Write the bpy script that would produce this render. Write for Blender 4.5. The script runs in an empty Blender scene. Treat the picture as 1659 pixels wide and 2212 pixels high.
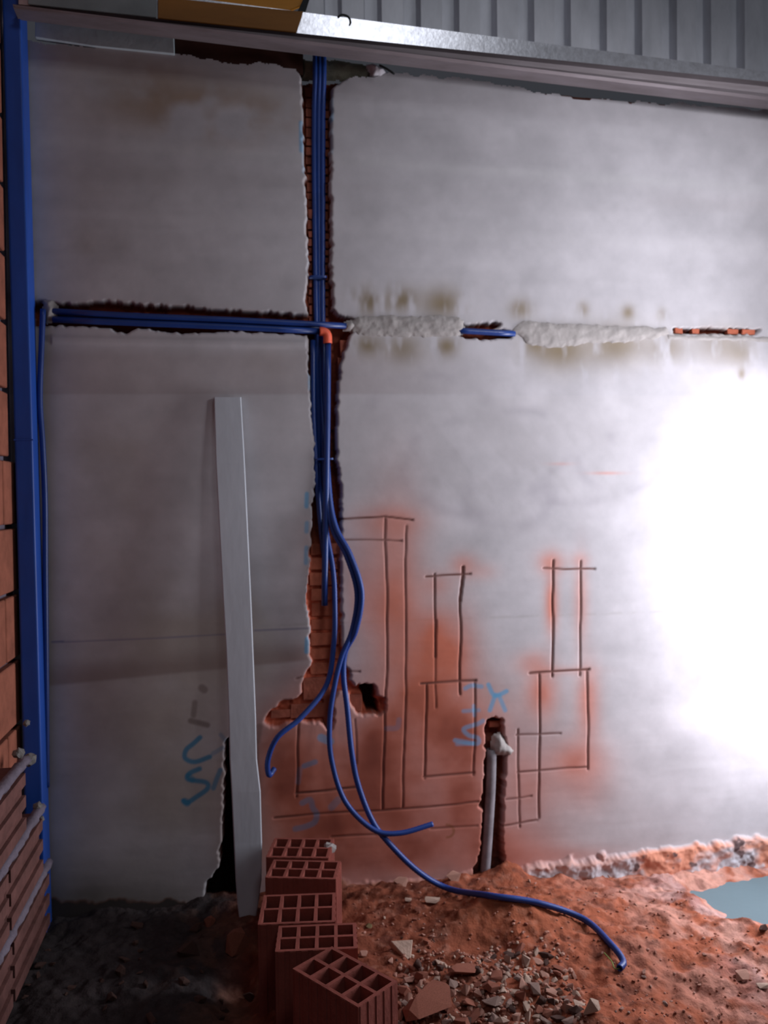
import bpy, bmesh, math, random
import numpy as np
from mathutils import Vector, Matrix

random.seed(7)
scn = bpy.context.scene
COL = scn.collection

# ------------------------------------------------------------------ camera
FPX, CX, CY = 1750.0, 829.5, 1106.0
YAW, PITCH, ROLL = math.radians(10.2), math.radians(-1.0), 0.012
CAM = Vector((0.0, 0.0, 1.37))
_f = Vector((math.sin(YAW)*math.cos(PITCH), math.cos(YAW)*math.cos(PITCH), math.sin(PITCH)))
_r0 = Vector((math.cos(YAW), -math.sin(YAW), 0)); _u0 = _r0.cross(_f)
_r = _r0*math.cos(ROLL) - _u0*math.sin(ROLL)
_u = _r0*math.sin(ROLL) + _u0*math.cos(ROLL)
cam_d = bpy.data.cameras.new('camera'); cam = bpy.data.objects.new('camera', cam_d); COL.objects.link(cam)
m = Matrix((_r, _u, -_f)).transposed().to_4x4(); m.translation = CAM
cam.matrix_world = m
cam_d.sensor_fit = 'VERTICAL'; cam_d.sensor_height = 24.0; cam_d.lens = 24.0*FPX/2212.0
cam_d.clip_start = 0.05; cam_d.clip_end = 60
cam_d.dof.use_dof = True; cam_d.dof.focus_distance = 1.55          # soft, slightly missed focus
cam_d.dof.aperture_fstop = (cam_d.lens/1000)/0.0065
scn.camera = cam

# ------------------------------------------------------------------ world, lights, exposure
scn.view_settings.view_transform = 'Standard'; scn.view_settings.look = 'None'
scn.view_settings.exposure = 0.0; scn.view_settings.gamma = 1.0
scn.view_settings.use_curve_mapping = False
w = bpy.data.worlds.new('world'); scn.world = w; w.use_nodes = True
w.node_tree.nodes['Background'].inputs['Color'].default_value = (0.80, 0.84, 1.0, 1)
w.node_tree.nodes['Background'].inputs['Strength'].default_value = 0.045

def area(name, loc, target, sx, sy, power, color):
    l = bpy.data.lights.new(name, 'AREA'); l.shape = 'RECTANGLE'; l.size = sx; l.size_y = sy
    l.energy = power; l.color = color
    o = bpy.data.objects.new(name, l); COL.objects.link(o); o.location = loc
    o.rotation_euler = (Vector(target)-Vector(loc)).to_track_quat('-Z', 'Y').to_euler()
    return o
# daylight through the doorway at the right, close to the back wall
area('doorway_daylight', (2.07, 2.30, 1.02), (1.2, 2.47, 0.92), 0.46, 1.30, 36, (0.92, 0.92, 1.0))
# added lamp high behind the camera: beam highlight and frontal fill
area('beam_highlight_fill', (1.02, -1.0, 4.85), (0.75, 2.6, 2.4), 0.95, 0.75, 16, (0.90, 0.93, 1.0))
# added narrow-spread lamp that brightens the upper right of the back wall
sd = area('upper_side_fill', (2.00, 1.0, 2.40), (1.50, 2.65, 1.95), 0.8, 0.6, 10, (0.93, 0.93, 1.0)); sd.data.spread = math.radians(80)

# ------------------------------------------------------------------ geometry helpers
WY = 2.65                                    # room face of the back wall
def ray(px, py):
    a = (px-CX)/FPX; b = (CY-py)/FPX
    return _f + _r*a + _u*b
def onY(px, py, y=WY):
    d = ray(px, py); return CAM + d*((y-CAM.y)/d.y)
def onZ(px, py, z):
    d = ray(px, py); return CAM + d*((z-CAM.z)/d.z)
def onX(px, py, x):
    d = ray(px, py); return CAM + d*((x-CAM.x)/d.x)
def proj(X, Y, Z):
    dx, dy, dz = X-CAM.x, Y-CAM.y, Z-CAM.z
    a = dx*_r.x+dy*_r.y+dz*_r.z; b = dx*_u.x+dy*_u.y+dz*_u.z; c = dx*_f.x+dy*_f.y+dz*_f.z
    return CX+FPX*a/c, CY-FPX*b/c

def _hash(ix, iy, seed):
    h = (ix.astype(np.int64)*374761393 + iy.astype(np.int64)*668265263 + seed*1442695041) & 0xffffffff
    h = ((h ^ (h >> 13))*1274126177) & 0xffffffff
    h = h ^ (h >> 16)
    return (h & 0xffff)/65535.0
def vnoise(x, y, seed=0):
    ix = np.floor(x); iy = np.floor(y); fx = x-ix; fy = y-iy
    fx = fx*fx*(3-2*fx); fy = fy*fy*(3-2*fy)
    ix = ix.astype(np.int64); iy = iy.astype(np.int64)
    a = _hash(ix, iy, seed); b = _hash(ix+1, iy, seed); c = _hash(ix, iy+1, seed); d = _hash(ix+1, iy+1, seed)
    return (a*(1-fx)+b*fx)*(1-fy)+(c*(1-fx)+d*fx)*fy
def fbm(x, y, seed=0, oct=4):
    s = 0; a = 0.5; t = 0
    for i in range(oct):
        s = s + a*vnoise(x*2**i, y*2**i, seed+i*17); t += a; a *= 0.5
    return s/t
def sstep(a, b, x):
    t = np.clip((x-a)/(b-a), 0, 1); return t*t*(3-2*t)
def inpoly(x, y, poly):
    r = np.zeros(x.shape, bool); n = len(poly)
    for i in range(n):
        x0, y0 = poly[i]; x1, y1 = poly[(i+1) % n]
        if y0 == y1: continue
        c = ((y0 > y) != (y1 > y)) & (x < (x1-x0)*(y-y0)/(y1-y0)+x0)
        r ^= c
    return r
def seg_dist(x, y, pts):
    d = np.full(x.shape, 1e9)
    for (x0, y0), (x1, y1) in zip(pts[:-1], pts[1:]):
        vx, vy = x1-x0, y1-y0; L = vx*vx+vy*vy+1e-9
        t = np.clip(((x-x0)*vx+(y-y0)*vy)/L, 0, 1)
        d = np.minimum(d, np.hypot(x-x0-t*vx, y-y0-t*vy))
    return d
def line_mask(px, py, pts, hw, soft=1.6):
    """anti-aliased stroke, evaluated only near the stroke"""
    xs = [p[0] for p in pts]; ys = [p[1] for p in pts]; R = hw+soft+3
    sel = (px > min(xs)-R) & (px < max(xs)+R) & (py > min(ys)-R) & (py < max(ys)+R)
    o = np.zeros(px.shape)
    if sel.any():
        o[sel] = 1-sstep(hw-soft*0.5, hw+soft, seg_dist(px[sel], py[sel], pts))
    return o

def mesh_obj(name, verts, faces, mat=None, parent=None, smooth=False):
    me = bpy.data.meshes.new(name); me.from_pydata([tuple(v) for v in verts], [], faces); me.update()
    return link(name, me, mat, parent, smooth)
def link(name, me, mat=None, parent=None, smooth=False):
    o = bpy.data.objects.new(name, me); COL.objects.link(o)
    if mat is not None: me.materials.append(mat)
    if parent is not None: o.parent = parent
    if smooth: me.polygons.foreach_set('use_smooth', [True]*len(me.polygons))
    return o
def bm_obj(name, bm, mat=None, parent=None, smooth=False):
    bmesh.ops.recalc_face_normals(bm, faces=bm.faces)
    me = bpy.data.meshes.new(name); bm.to_mesh(me); bm.free()
    return link(name, me, mat, parent, smooth)
def tag(o, label=None, cat=None, group=None, kind=None):
    if label: o['label'] = label
    if cat: o['category'] = cat
    if group: o['group'] = group
    if kind: o['kind'] = kind
    return o
def box(bm, x0, x1, y0, y1, z0, z1):
    v = [bm.verts.new(p) for p in ((x0,y0,z0),(x1,y0,z0),(x1,y1,z0),(x0,y1,z0),(x0,y0,z1),(x1,y0,z1),(x1,y1,z1),(x0,y1,z1))]
    for f in ((0,3,2,1),(4,5,6,7),(0,1,5,4),(1,2,6,5),(2,3,7,6),(3,0,4,7)): bm.faces.new([v[i] for i in f])
    return v
def bevel(bm, w, seg=2):
    bmesh.ops.bevel(bm, geom=bm.edges[:], offset=w, segments=seg, affect='EDGES', profile=0.6)
def grid_mesh(name, P, keep=None, cols=None, mat=None, parent=None):
    """P: (ny, nx, 3) array -> quad grid, optional face mask (ny-1, nx-1), vertex colours"""
    ny, nx = P.shape[:2]
    idx = np.arange(ny*nx).reshape(ny, nx)
    q = np.stack([idx[:-1,:-1], idx[:-1,1:], idx[1:,1:], idx[1:,:-1]], -1)
    if keep is not None: q = q[keep]
    q = q.reshape(-1, 4)
    used = np.zeros(ny*nx, bool); used[q.ravel()] = True
    remap = np.cumsum(used)-1; q = remap[q]; V = P.reshape(-1, 3)[used]
    me = bpy.data.meshes.new(name)
    me.vertices.add(len(V)); me.vertices.foreach_set('co', V.astype(np.float32).ravel())
    me.loops.add(q.size); me.loops.foreach_set('vertex_index', q.astype(np.int32).ravel())
    me.polygons.add(len(q)); me.polygons.foreach_set('loop_start', np.arange(0, q.size, 4, dtype=np.int32))
    me.polygons.foreach_set('use_smooth', np.ones(len(q), bool))
    me.update(calc_edges=True)
    if cols is not None:
        c = cols.reshape(-1, 3)[used]; a = me.color_attributes.new('Col', 'FLOAT_COLOR', 'POINT')
        rgba = np.ones((len(c), 4), np.float32); rgba[:, :3] = c; a.data.foreach_set('color', rgba.ravel())
    return link(name, me, mat, parent)
def catmull(pts, step=0.006):
    P = [Vector(p) for p in pts]; P = [P[0]*2-P[1]]+P+[P[-1]*2-P[-2]]; out = []
    for i in range(1, len(P)-2):
        n = max(2, int((P[i+1]-P[i]).length/step))
        for k in range(n):
            t = k/n; a, b, c, d = P[i-1], P[i], P[i+1], P[i+2]
            out.append(0.5*((2*b)+(c-a)*t+(2*a-5*b+4*c-d)*t*t+(3*b-3*c+d-a)*t**3))
    out.append(P[-2]); return out
def tube(name, pts, r, mat, parent=None, step=0.006, ridges=0.0, n=12, wall=0.0015, solid=False):
    """round tube along pts; open hollow ends unless solid"""
    C = catmull(pts, step); V = []; F = []
    up = Vector((0.13, 1, 0.21)).normalized(); prev = None
    rings = []
    for i, c in enumerate(C):
        t = (C[min(i+1, len(C)-1)]-C[max(i-1, 0)]).normalized()
        if prev is None: s = t.cross(up).normalized()
        else: s = (prev-t*prev.dot(t)).normalized()
        prev = s; b = t.cross(s); rr = r*(1+(ridges if i % 2 else -ridges))
        rings.append((c, s, b, rr))
    def ring(c, s, b, rr):
        k = len(V)
        for j in range(n):
            a = 2*math.pi*j/n; V.append(c+s*(math.cos(a)*rr)+b*(math.sin(a)*rr))
        return k
    ks = [ring(*q) for q in rings]
    if not solid:                                   # hollow mouths: turn inwards at both ends
        inn = []
        for e, nb in ((-1, -4), (0, 3)):
            c, s, b, rr = rings[e]; nb = max(-len(rings), min(len(rings)-1, nb))
            k1 = ring(c, s, b, rr-wall); c2, s2, b2, _ = rings[nb]; k2 = ring(c2, s2, b2, rr-wall)
            inn.append((ks[e], k1, k2))
        for a0, k1, k2 in inn:
            for j in range(n):
                j2 = (j+1) % n
                F.append((a0+j, a0+j2, k1+j2, k1+j)); F.append((k1+j, k1+j2, k2+j2, k2+j))
            F.append(tuple(k2+j for j in range(n)))
    for a, b in zip(ks[:-1], ks[1:]):
        for j in range(n):
            j2 = (j+1) % n; F.append((a+j, a+j2, b+j2, b+j))
    if solid: F += [tuple(ks[0]+j for j in reversed(range(n))), tuple(ks[-1]+j for j in range(n))]
    bm = bmesh.new(); vs = [bm.verts.new(v) for v in V]
    for f in F: bm.faces.new([vs[i] for i in f])
    return bm_obj(name, bm, mat, parent, True)

def assemble(name, loc, parts):
    e = bpy.data.objects.new(name, None); COL.objects.link(e); e.location = loc; e.empty_display_size = 0.05
    for o in parts: o.parent = e; o.location = -Vector(loc)
    return e
# ------------------------------------------------------------------ materials
def mat(name, c, rough=0.8, var=0.15, scale=12, bump=0.2, bscale=60, metallic=0.0, c2=None, attr=False, spec=0.3, stretch=None):
    m = bpy.data.materials.new(name); m.use_nodes = True; nt = m.node_tree; N = nt.nodes; L = nt.links
    b = N['Principled BSDF']; b.inputs['Roughness'].default_value = rough; b.inputs['Metallic'].default_value = metallic
    b.inputs['Specular IOR Level'].default_value = spec
    tc = N.new('ShaderNodeTexCoord'); src = tc.outputs['Object']
    if stretch:
        mp = N.new('ShaderNodeMapping'); mp.inputs['Scale'].default_value = stretch; L.new(src, mp.inputs['Vector']); src = mp.outputs['Vector']
    no = N.new('ShaderNodeTexNoise'); no.inputs['Scale'].default_value = scale; no.inputs['Detail'].default_value = 6
    no.inputs['Roughness'].default_value = 0.65
    L.new(src, no.inputs['Vector'])
    rmp = N.new('ShaderNodeMapRange'); rmp.inputs['From Min'].default_value = 0.3; rmp.inputs['From Max'].default_value = 0.7
    L.new(no.outputs['Fac'], rmp.inputs['Value'])
    mx = N.new('ShaderNodeMix'); mx.data_type = 'RGBA'
    L.new(rmp.outputs['Result'], mx.inputs['Factor'])
    if attr:
        at = N.new('ShaderNodeAttribute'); at.attribute_name = 'Col'
        for sock, k in ((mx.inputs[6], 1-var), (mx.inputs[7], 1+var)):
            vm = N.new('ShaderNodeVectorMath'); vm.operation = 'SCALE'; vm.inputs['Scale'].default_value = k
            L.new(at.outputs['Color'], vm.inputs[0]); L.new(vm.outputs['Vector'], sock)
    else:
        d = c2 or tuple(min(1, x*(1+var)) for x in c); a = c if c2 else tuple(x*(1-var) for x in c)
        mx.inputs[6].default_value = (*a, 1); mx.inputs[7].default_value = (*d, 1)
    L.new(mx.outputs[2], b.inputs['Base Color'])
    if bump:
        n2 = N.new('ShaderNodeTexNoise'); n2.inputs['Scale'].default_value = bscale; n2.inputs['Detail'].default_value = 5
        L.new(src, n2.inputs['Vector'])
        bp = N.new('ShaderNodeBump'); bp.inputs['Strength'].default_value = bump; bp.inputs['Distance'].default_value = 0.004
        L.new(n2.outputs['Fac'], bp.inputs['Height']); L.new(bp.outputs['Normal'], b.inputs['Normal'])
    return m
M_wall   = mat('plaster', (0.5,0.5,0.5), 0.92, 0.06, 9, 0.07, 70, attr=True, spec=0.15)
M_dirt   = mat('earth', (0.5,0.3,0.2), 0.97, 0.28, 26, 0.7, 140, attr=True, spec=0.1)
M_core   = mat('brick_core', (0.20,0.07,0.05), 0.95, 0.3, 14, 0.5, 70)
M_brick  = mat('fired_clay', (0.36,0.10,0.055), 0.92, 0.25, 16, 0.4, 80)
M_brickd = mat('dusty_clay', (0.27,0.078,0.048), 0.92, 0.3, 18, 0.4, 80)
M_block  = mat('block_clay', (0.27,0.074,0.055), 0.9, 0.22, 9, 0.35, 90)
M_mortar = mat('mortar', (0.335,0.31,0.30), 0.95, 0.12, 22, 0.4, 60)
M_mortarw= mat('pale_mortar', (0.60,0.58,0.62), 0.95, 0.18, 22, 0.8, 90)
M_lilac  = mat('mortar_lilac', (0.19,0.16,0.20), 0.95, 0.2, 22, 0.8, 90)
M_blue   = mat('blue_paint', (0.018,0.085,0.42), 0.45, 0.22, 7, 0.08, 40, spec=0.4, stretch=(1,1,0.25))
M_pipe   = mat('blue_pvc', (0.012,0.042,0.20), 0.36, 0.15, 10, 0.05, 60, spec=0.5)
M_pipel  = mat('blue_pvc_bright', (0.035,0.15,0.62), 0.36, 0.12, 10, 0.05, 60, spec=0.5)
M_hose   = mat('blue_hose', (0.012,0.05,0.25), 0.42, 0.15, 10, 0.05, 60, spec=0.45)
M_orange = mat('orange_pvc', (0.86,0.14,0.07), 0.45, 0.08, 10, 0.03, 60, spec=0.4)
M_galv   = mat('galvanised', (0.50,0.50,0.53), 0.30, 0.25, 55, 0.10, 90, metallic=0.85, c2=(0.72,0.73,0.78), spec=0.5)
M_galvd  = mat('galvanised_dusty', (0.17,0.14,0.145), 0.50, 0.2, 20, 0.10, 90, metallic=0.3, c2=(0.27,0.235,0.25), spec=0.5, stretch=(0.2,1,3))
M_sheet  = mat('zinc_sheet', (0.52,0.53,0.57), 0.5, 0.22, 9, 0.05, 60, metallic=0.25, c2=(0.74,0.75,0.80), stretch=(1,1,0.35))
M_ochre  = mat('ochre_reflection', (0.30,0.13,0.025), 0.6, 0.2, 8, 0.1, 60, stretch=(0.3,1,2))
M_yellow = mat('yellow_board', (0.72,0.30,0.03), 0.55, 0.15, 6, 0.1, 60, stretch=(0.3,1,2))
M_gsheen = mat('grey_sheen', (0.27,0.31,0.32), 0.75, 0.15, 8, 0.15, 60)
M_strip  = mat('foam_strip', (0.46,0.53,0.56), 0.85, 0.15, 10, 0.2, 60)
M_brown  = mat('dark_brown', (0.075,0.028,0.020), 0.8, 0.2, 10, 0.2, 60)
M_plank  = mat('pale_plank', (0.50,0.53,0.58), 0.6, 0.09, 9, 0.12, 50, stretch=(1,1,0.3))
M_gpipe  = mat('grey_pvc', (0.24,0.225,0.25), 0.7, 0.35, 12, 0.15, 40)
M_floor  = mat('screed', (0.13,0.19,0.215), 0.6, 0.05, 5, 0.1, 60)
M_lump = mat('mortar_crumb', (0.20,0.19,0.18), 0.95, 0.2, 22, 0.8, 90)
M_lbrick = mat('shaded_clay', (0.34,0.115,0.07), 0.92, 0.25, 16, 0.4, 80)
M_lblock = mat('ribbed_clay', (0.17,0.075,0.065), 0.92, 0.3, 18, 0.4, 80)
M_right  = mat('render_grey', (0.45,0.43,0.43), 0.9, 0.1, 8, 0.3, 60)
M_wire   = mat('rusty_wire', (0.03,0.035,0.035), 0.7, 0.2, 20, 0)
M_green  = mat('pull_cord', (0.22,0.30,0.08), 0.7, 0.2, 20, 0)
M_st = [mat('rubble_%s' % k, c, 0.95, 0.25, 30, 0.5, 120) for k, c in
        (('clay', (0.28,0.10,0.065)), ('pink', (0.46,0.25,0.19)), ('grey', (0.31,0.21,0.175)), ('dark', (0.085,0.045,0.036)), ('mortar', (0.46,0.33,0.26)), ('olive', (0.26,0.20,0.10)), ('earth', (0.28,0.11,0.07)), ('rosy', (0.42,0.22,0.17)))]

# ------------------------------------------------------------------ back wall
DX = 0.0036
x0, x1, z0, z1 = -0.80, 2.26, -0.04, 2.90
nx = int((x1-x0)/DX)+1; nz = int((z1-z0)/DX)+1
XX, ZZ = np.meshgrid(np.linspace(x0, x1, nx), np.linspace(z0, z1, nz))
PX, PY = proj(XX, WY, ZZ)
# ragged coordinates for broken edges
RX = PX + (fbm(XX*60, ZZ*60, 3, 3)-0.5)*11; RY = PY + (fbm(XX*60, ZZ*60, 31, 3)-0.5)*11

chase_v = [(652,100),(653,165),(655,250),(660,330),(664,450),(666,520),(668,600),(663,640),(664,664),(668,684),
           (668,722),(671,800),(674,900),(681,960),(681,1040),(676,1090),(671,1170),(668,1240),(663,1290),(670,1340),
           (671,1440),(659,1459),(655,1483),(646,1505),(627,1514),(603,1516),(594,1529),(577,1542),(572,1564),(585,1572),
           (648,1557),(696,1561),(709,1579),(718,1575),(720,1501),(735,1494),(752,1496),(768,1540),(785,1546),(818,1542),(831,1533),
           (831,1512),(813,1503),(807,1479),(779,1481),(768,1483),(757,1472),(755,1453),(745,1440),(738,1380),(735,1300),
           (736,1200),(735,1130),(736,1060),(728,1010),(725,900),(728,850),(732,790),(747,745),(755,720),(770,706),
           (768,690),(730,682),(716,668),(715,600),(714,520),(712,420),(713,300),(713,230),(714,187),(745,168),(748,150),(748,100)]
chase_h = [(70,650),(130,657),(200,655),(250,653),(300,660),(380,662),(450,668),(520,672),(600,678),(690,682),
           (690,722),(600,718),(520,713),(450,715),(380,716),(300,706),(285,712),(270,719),(255,714),(240,707),(200,703),(120,698),(70,702)]
chase_r = [(990,702),(1083,699),(1066,711),(1108,716),(1104,728),(1060,731),(1010,729),(990,724)]
chase_s = [(1456,710),(1560,711),(1642,714),(1634,721),(1550,720),(1458,719)]
chase_p = [(1049,1575),(1056,1555),(1070,1550),(1084,1557),(1089,1580),(1091,1640),(1086,1700),(1084,1800),(1088,1880),
           (1100,1900),(1020,1900),(1036,1850),(1044,1790),(1046,1755),(1038,1742),(1045,1715),(1050,1650)]
chase_l = [(489,1600),(496,1590),(503,1640),(525,1955),(440,1955),(450,1906),(474,1880),(482,1800),(486,1700)]
void = np.zeros(XX.shape)
for c in (chase_v, chase_h, chase_r, chase_s, chase_p, chase_l): void = np.maximum(void, inpoly(RX, RY, c).astype(float))
deephole = inpoly(RX, RY, [(779,1483),(807,1480),(812,1505),(820,1540),(795,1542),(788,1510)]).astype(float)
def blur(a, k=1):
    for _ in range(k):
        p = np.pad(a, 1, mode='edge'); a = (p[:-2,1:-1]+p[2:,1:-1]+p[1:-1,:-2]+p[1:-1,2:]+2*a)/6
    return a
vs = blur(void, 2)
shallow = sstep(1120, 1230, PY)*(PX > 560)*(PX < 860)*(PY < 1600)         # the lower part is cut less deep
depth = 0.048 - 0.020*shallow
depth = np.where((PX < 560) & (PY > 1500), 0.075, depth)
Yd = vs*depth*(0.88+0.24*fbm(XX*70, ZZ*70, 5, 2)) + blur(deephole, 1)*0.05

# saw cuts ------------------------------------------------
cuts = [([(735,1121),(785,1118),(830,1115),(890,1122)],2.4,1),([(735,1165),(868,1168)],2.0,.8),
        ([(831,1115),(836,1300),(835,1450),(825,1750)],2.4,.75),([(876,1135),(877,1500),(869,1745)],2.2,.7),
        ([(920,1246),(1014,1238)],2.4,1),([(939,1240),(941,1400)],2.2,.9),([(941,1340),(941,1420)],3.0,1),([(941,1400),(940,1528)],2.0,.6),
        ([(999,1224),(995,1300)],3.6,1.2),([(995,1290),(993,1500)],2.4,1),([(909,1477),(1028,1470)],2.6,1),
        ([(921,1480),(918,1682)],2.3,.8),([(1025,1475),(1023,1675)],2.3,.8),([(916,1679),(1025,1670)],2.4,.9),
        ([(1175,1228),(1285,1229)],2.4,1),([(1195,1210),(1195,1330),(1194,1462)],2.5,1),([(1255,1212),(1253,1460)],2.2,.9),
        ([(1145,1455),(1273,1446)],2.8,1.1),([(1166,1455),(1165,1768)],2.5,.9),([(1268,1450),(1270,1662)],2.4,.9),
        ([(1115,1588),(1210,1584)],2.2,.8),([(1118,1576),(1120,1700),(1123,1787)],2.2,.8),([(1118,1669),(1270,1657)],2.2,.85),
        ([(1092,1727),(1150,1721)],2,.7),([(1085,1785),(1162,1772)],2.2,.8),
        ([(592,1768),(715,1757),(820,1751),(1035,1733)],2.1,.8),([(715,1808),(812,1802)],2.0,.7),([(930,1790),(1030,1783)],2.0,.6),
        ([(645,1560),(643,1640),(640,1722)],2.2,.7),([(639,1714),(720,1706),(775,1700)],2.6,1),([(767,1555),(770,1650)],1.8,.5),
        ([(640,1466),(665,1458),(700,1452)],2.2,.7),([(735,1450),(776,1450)],2.2,.8)]
cut = np.zeros(XX.shape)
wob = (fbm(XX*9, ZZ*9, 77, 2)-0.5)*5
for pts, hw, s in cuts: cut = np.maximum(cut, line_mask(PX+wob, PY+wob*0.7, pts, hw*0.75)*s)
Yd += cut*0.0035*(vs < 0.1)

# swells, trowel marks ------------------------------------
Yd += (fbm(XX*3, ZZ*3, 9, 3)-0.5)*0.006 + (fbm(XX*4, ZZ*22, 19, 3)-0.5)*0.0018
# lip of plaster under the cut-out band
Yd -= 0.004*sstep(0,1,np.exp(-((PY-(733+0.02*(PX-100)))/9.0)**2))*(PX < 660)*(PX > 110)
# rough footing at lower right
edge = np.interp(PX, [700,1000,1090,1140,1250,1400,1500,1659,1900],[2100,1990,1900,1868,1856,1834,1822,1806,1780])
edge = edge + (fbm(XX*25, ZZ*25, 44, 3)-0.5)*26
foot = sstep(-3, 6, PY-edge)
Yd -= foot*(0.012+0.04*(fbm(XX*20, ZZ*20, 45, 4)-0.35))
edgeL = np.interp(PX, [60,300,400,450,520,560,700,850,960,1030],[1935,1945,1940,1990,1995,1990,1900,1905,1895,1880])
edgeL = edgeL + (fbm(XX*25, ZZ*25, 49, 3)-0.5)*26
footL = sstep(-3, 8, PY-edgeL)*(PX < 1040)
Yd -= footL*(0.006+0.03*(fbm(XX*20, ZZ*20, 46, 4)-0.35))*sstep(380,480,PX)

# colours (dust, paint and damp, with some shade painted in) ----
def C3(r, g, b): return np.array([r, g, b])
col = np.ones(XX.shape+(3,))*C3(0.450, 0.432, 0.455)
def blend(c, m): 
    global col
    m = np.clip(m, 0, 1)[..., None]; col = col*(1-m)+np.asarray(c)*m
n1 = fbm(XX*2.2, ZZ*2.2, 1, 4); n2 = fbm(XX*7, ZZ*7, 2, 4); n3 = fbm(XX*1.2, ZZ*9, 4, 4); n4 = fbm(XX*30, ZZ*30, 8, 3)
col *= (0.86+0.28*n2)[..., None]; col *= (0.90+0.20*n3)[..., None]; col *= (0.95+0.10*n4)[..., None]
blend((0.30,0.245,0.185), 0.55*sstep(0.42,0.7,n1)*sstep(700,500,PX))
def blob(cx, cy, sx, sy): return np.exp(-((PX-cx)/sx)**2-((PY-cy)/sy)**2)
blend((0.27,0.18,0.11), 0.75*np.clip(blob(400,230,190,55)+0.7*blob(520,260,110,50)+0.5*blob(330,160,120,40), 0, 1)*sstep(0.25,0.6,n2))
blend((0.50,0.49,0.50), 0.35*np.exp(-((PY-(300+0.065*PX))/12)**2)*(PX > 80))
blend((0.52,0.50,0.52), 0.25*np.exp(-((PY-(455+0.05*PX))/16)**2))
blend((0.36,0.33,0.34), 0.30*np.exp(-((PY-(360+0.055*PX))/26)**2)*sstep(0.3,0.6,n3))
y850 = 852+0.0*(PX-100)
blend((0.31,0.255,0.25), 0.38*sstep(745,775,PY)*(1-sstep(y850-4,y850+3,PY))*sstep(1150,700,PX))
blend((0.52,0.49,0.50), 0.16*sstep(y850,y850+5,PY)*sstep(y850+260,y850+60,PY))
bandc = 1482-0.10*(PX-110)
blend((0.22,0.165,0.15), 0.62*sstep(bandc-62,bandc-12,PY)*(1-sstep(bandc-5,bandc+4,PY))*(1-sstep(640,700,PX))*(PX > 100))  # dusty band, with the shading of a plaster ledge painted in
for (cx, cy, r, wd) in ((1120,960,110,16),(1240,1010,120,18),(1020,1010,150,20),(1340,1000,90,14),(1100,1080,90,22),(930,900,130,18)):
    rr = np.hypot((PX-cx), (PY-cy)*1.5); blend((0.30,0.28,0.31), 0.34*np.exp(-((rr-r)/wd)**2)*sstep(0.4,0.65,n2))
blend((0.35,0.33,0.34), 0.35*sstep(0.45,0.7,fbm((PX-PY*0.8)/38, (PX+PY)/150, 61, 3))*blob(1080,1010,260,130))
blend((0.36,0.34,0.34), 0.5*np.exp(-((PY-(1338-0.035*(PX-950)))/3.0)**2)*(PX > 560)*(PX < 1480)*sstep(0.35,0.6,n4))
for (cx, cy, s, w_) in ((800,652,38,.9),(870,648,30,.95),(955,655,42,1),(1125,668,22,.6),(1260,668,12,.5),(1357,675,13,.6),(1430,680,10,.4),
                        (795,745,26,.9),(870,752,40,.55),(965,748,22,.9),(1210,755,60,1),(1160,740,30,.8),(1330,745,60,.6),(1440,752,40,.45),(1600,765,26,.35),(1602,808,8,.5),(1560,745,60,.4)):
    blend((0.22,0.175,0.12), np.minimum(1, w_*1.5)*np.exp(-((PX-cx)/(s*1.1))**2-((PY-cy)/(s*0.6+9))**2)*sstep(0.2,0.5,fbm(XX*26, ZZ*9, 12, 3)))
dust = [(840,1128,70,34,.55),(855,1300,60,210,.72),(790,1270,55,110,.45),(955,1425,62,85,1.1),(945,1365,45,50,.55),(930,1520,55,110,.8),
        (870,1600,95,190,.9),(790,1760,160,170,.92),(650,1740,100,180,.9),(690,1490,70,60,.45),(600,1600,50,90,.35),(945,1262,35,28,.40),(1002,1222,30,26,.55),(1045,1235,30,20,.25),
        (1192,1305,15,62,.85),(1190,1216,28,26,.65),(1255,1300,16,85,.55),(1253,1210,20,16,.3),(1170,1500,36,62,.75),(1270,1520,26,80,.75),(1210,1448,70,10,.3),
        (1150,1430,40,24,.4),(1060,1560,80,90,.30),(1245,1640,60,50,.65),(1140,1700,65,100,.55),(1010,1750,75,130,.7),(1010,1600,75,110,.6),(700,1650,120,120,.6),
        (900,1850,220,60,.6),(1110,1840,90,60,.6),(1260,1700,60,60,.35),(1310,1022,34,3.5,.45),(1210,1002,26,3.5,.25),(1230,1850,120,22,.35),(700,1180,50,60,.2),(1000,1500,40,180,.35)]
dm = np.zeros(XX.shape)
for cx, cy, sx, sy, w_ in dust: dm = 1-(1-dm)*(1-np.clip(w_*blob(cx, cy, sx, sy), 0, .97))
dm = dm*(0.72+0.5*n2)
blend((0.56,0.150,0.080), np.clip(dm, 0, 0.92)); blend((0.22,0.060,0.040), 0.75*sstep(0.6,1.0,dm)*sstep(1350,1650,PY)*(0.5+0.9*n2))
blend((0.13,0.05,0.04), np.clip(cut, 0, 1)*0.9)
# darker skirt at lower left, brown band beside the column
blend((0.13,0.115,0.095), 0.75*sstep(1800,1960,PY)*sstep(520,330,PX)*(0.5+0.8*n2))
blend((0.20,0.15,0.12), 0.5*np.exp(-((PX-95)/26)**2)*(PY > 700))
# faint setting-out line
for pts, s in (([(112,1387),(136,1386)],.9),([(136,1387),(330,1379),(490,1370)],.55),([(550,1362),(668,1357)],.6)):
    blend((0.16,0.16,0.24), line_mask(PX, PY, pts, 1.4)*s)
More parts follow.
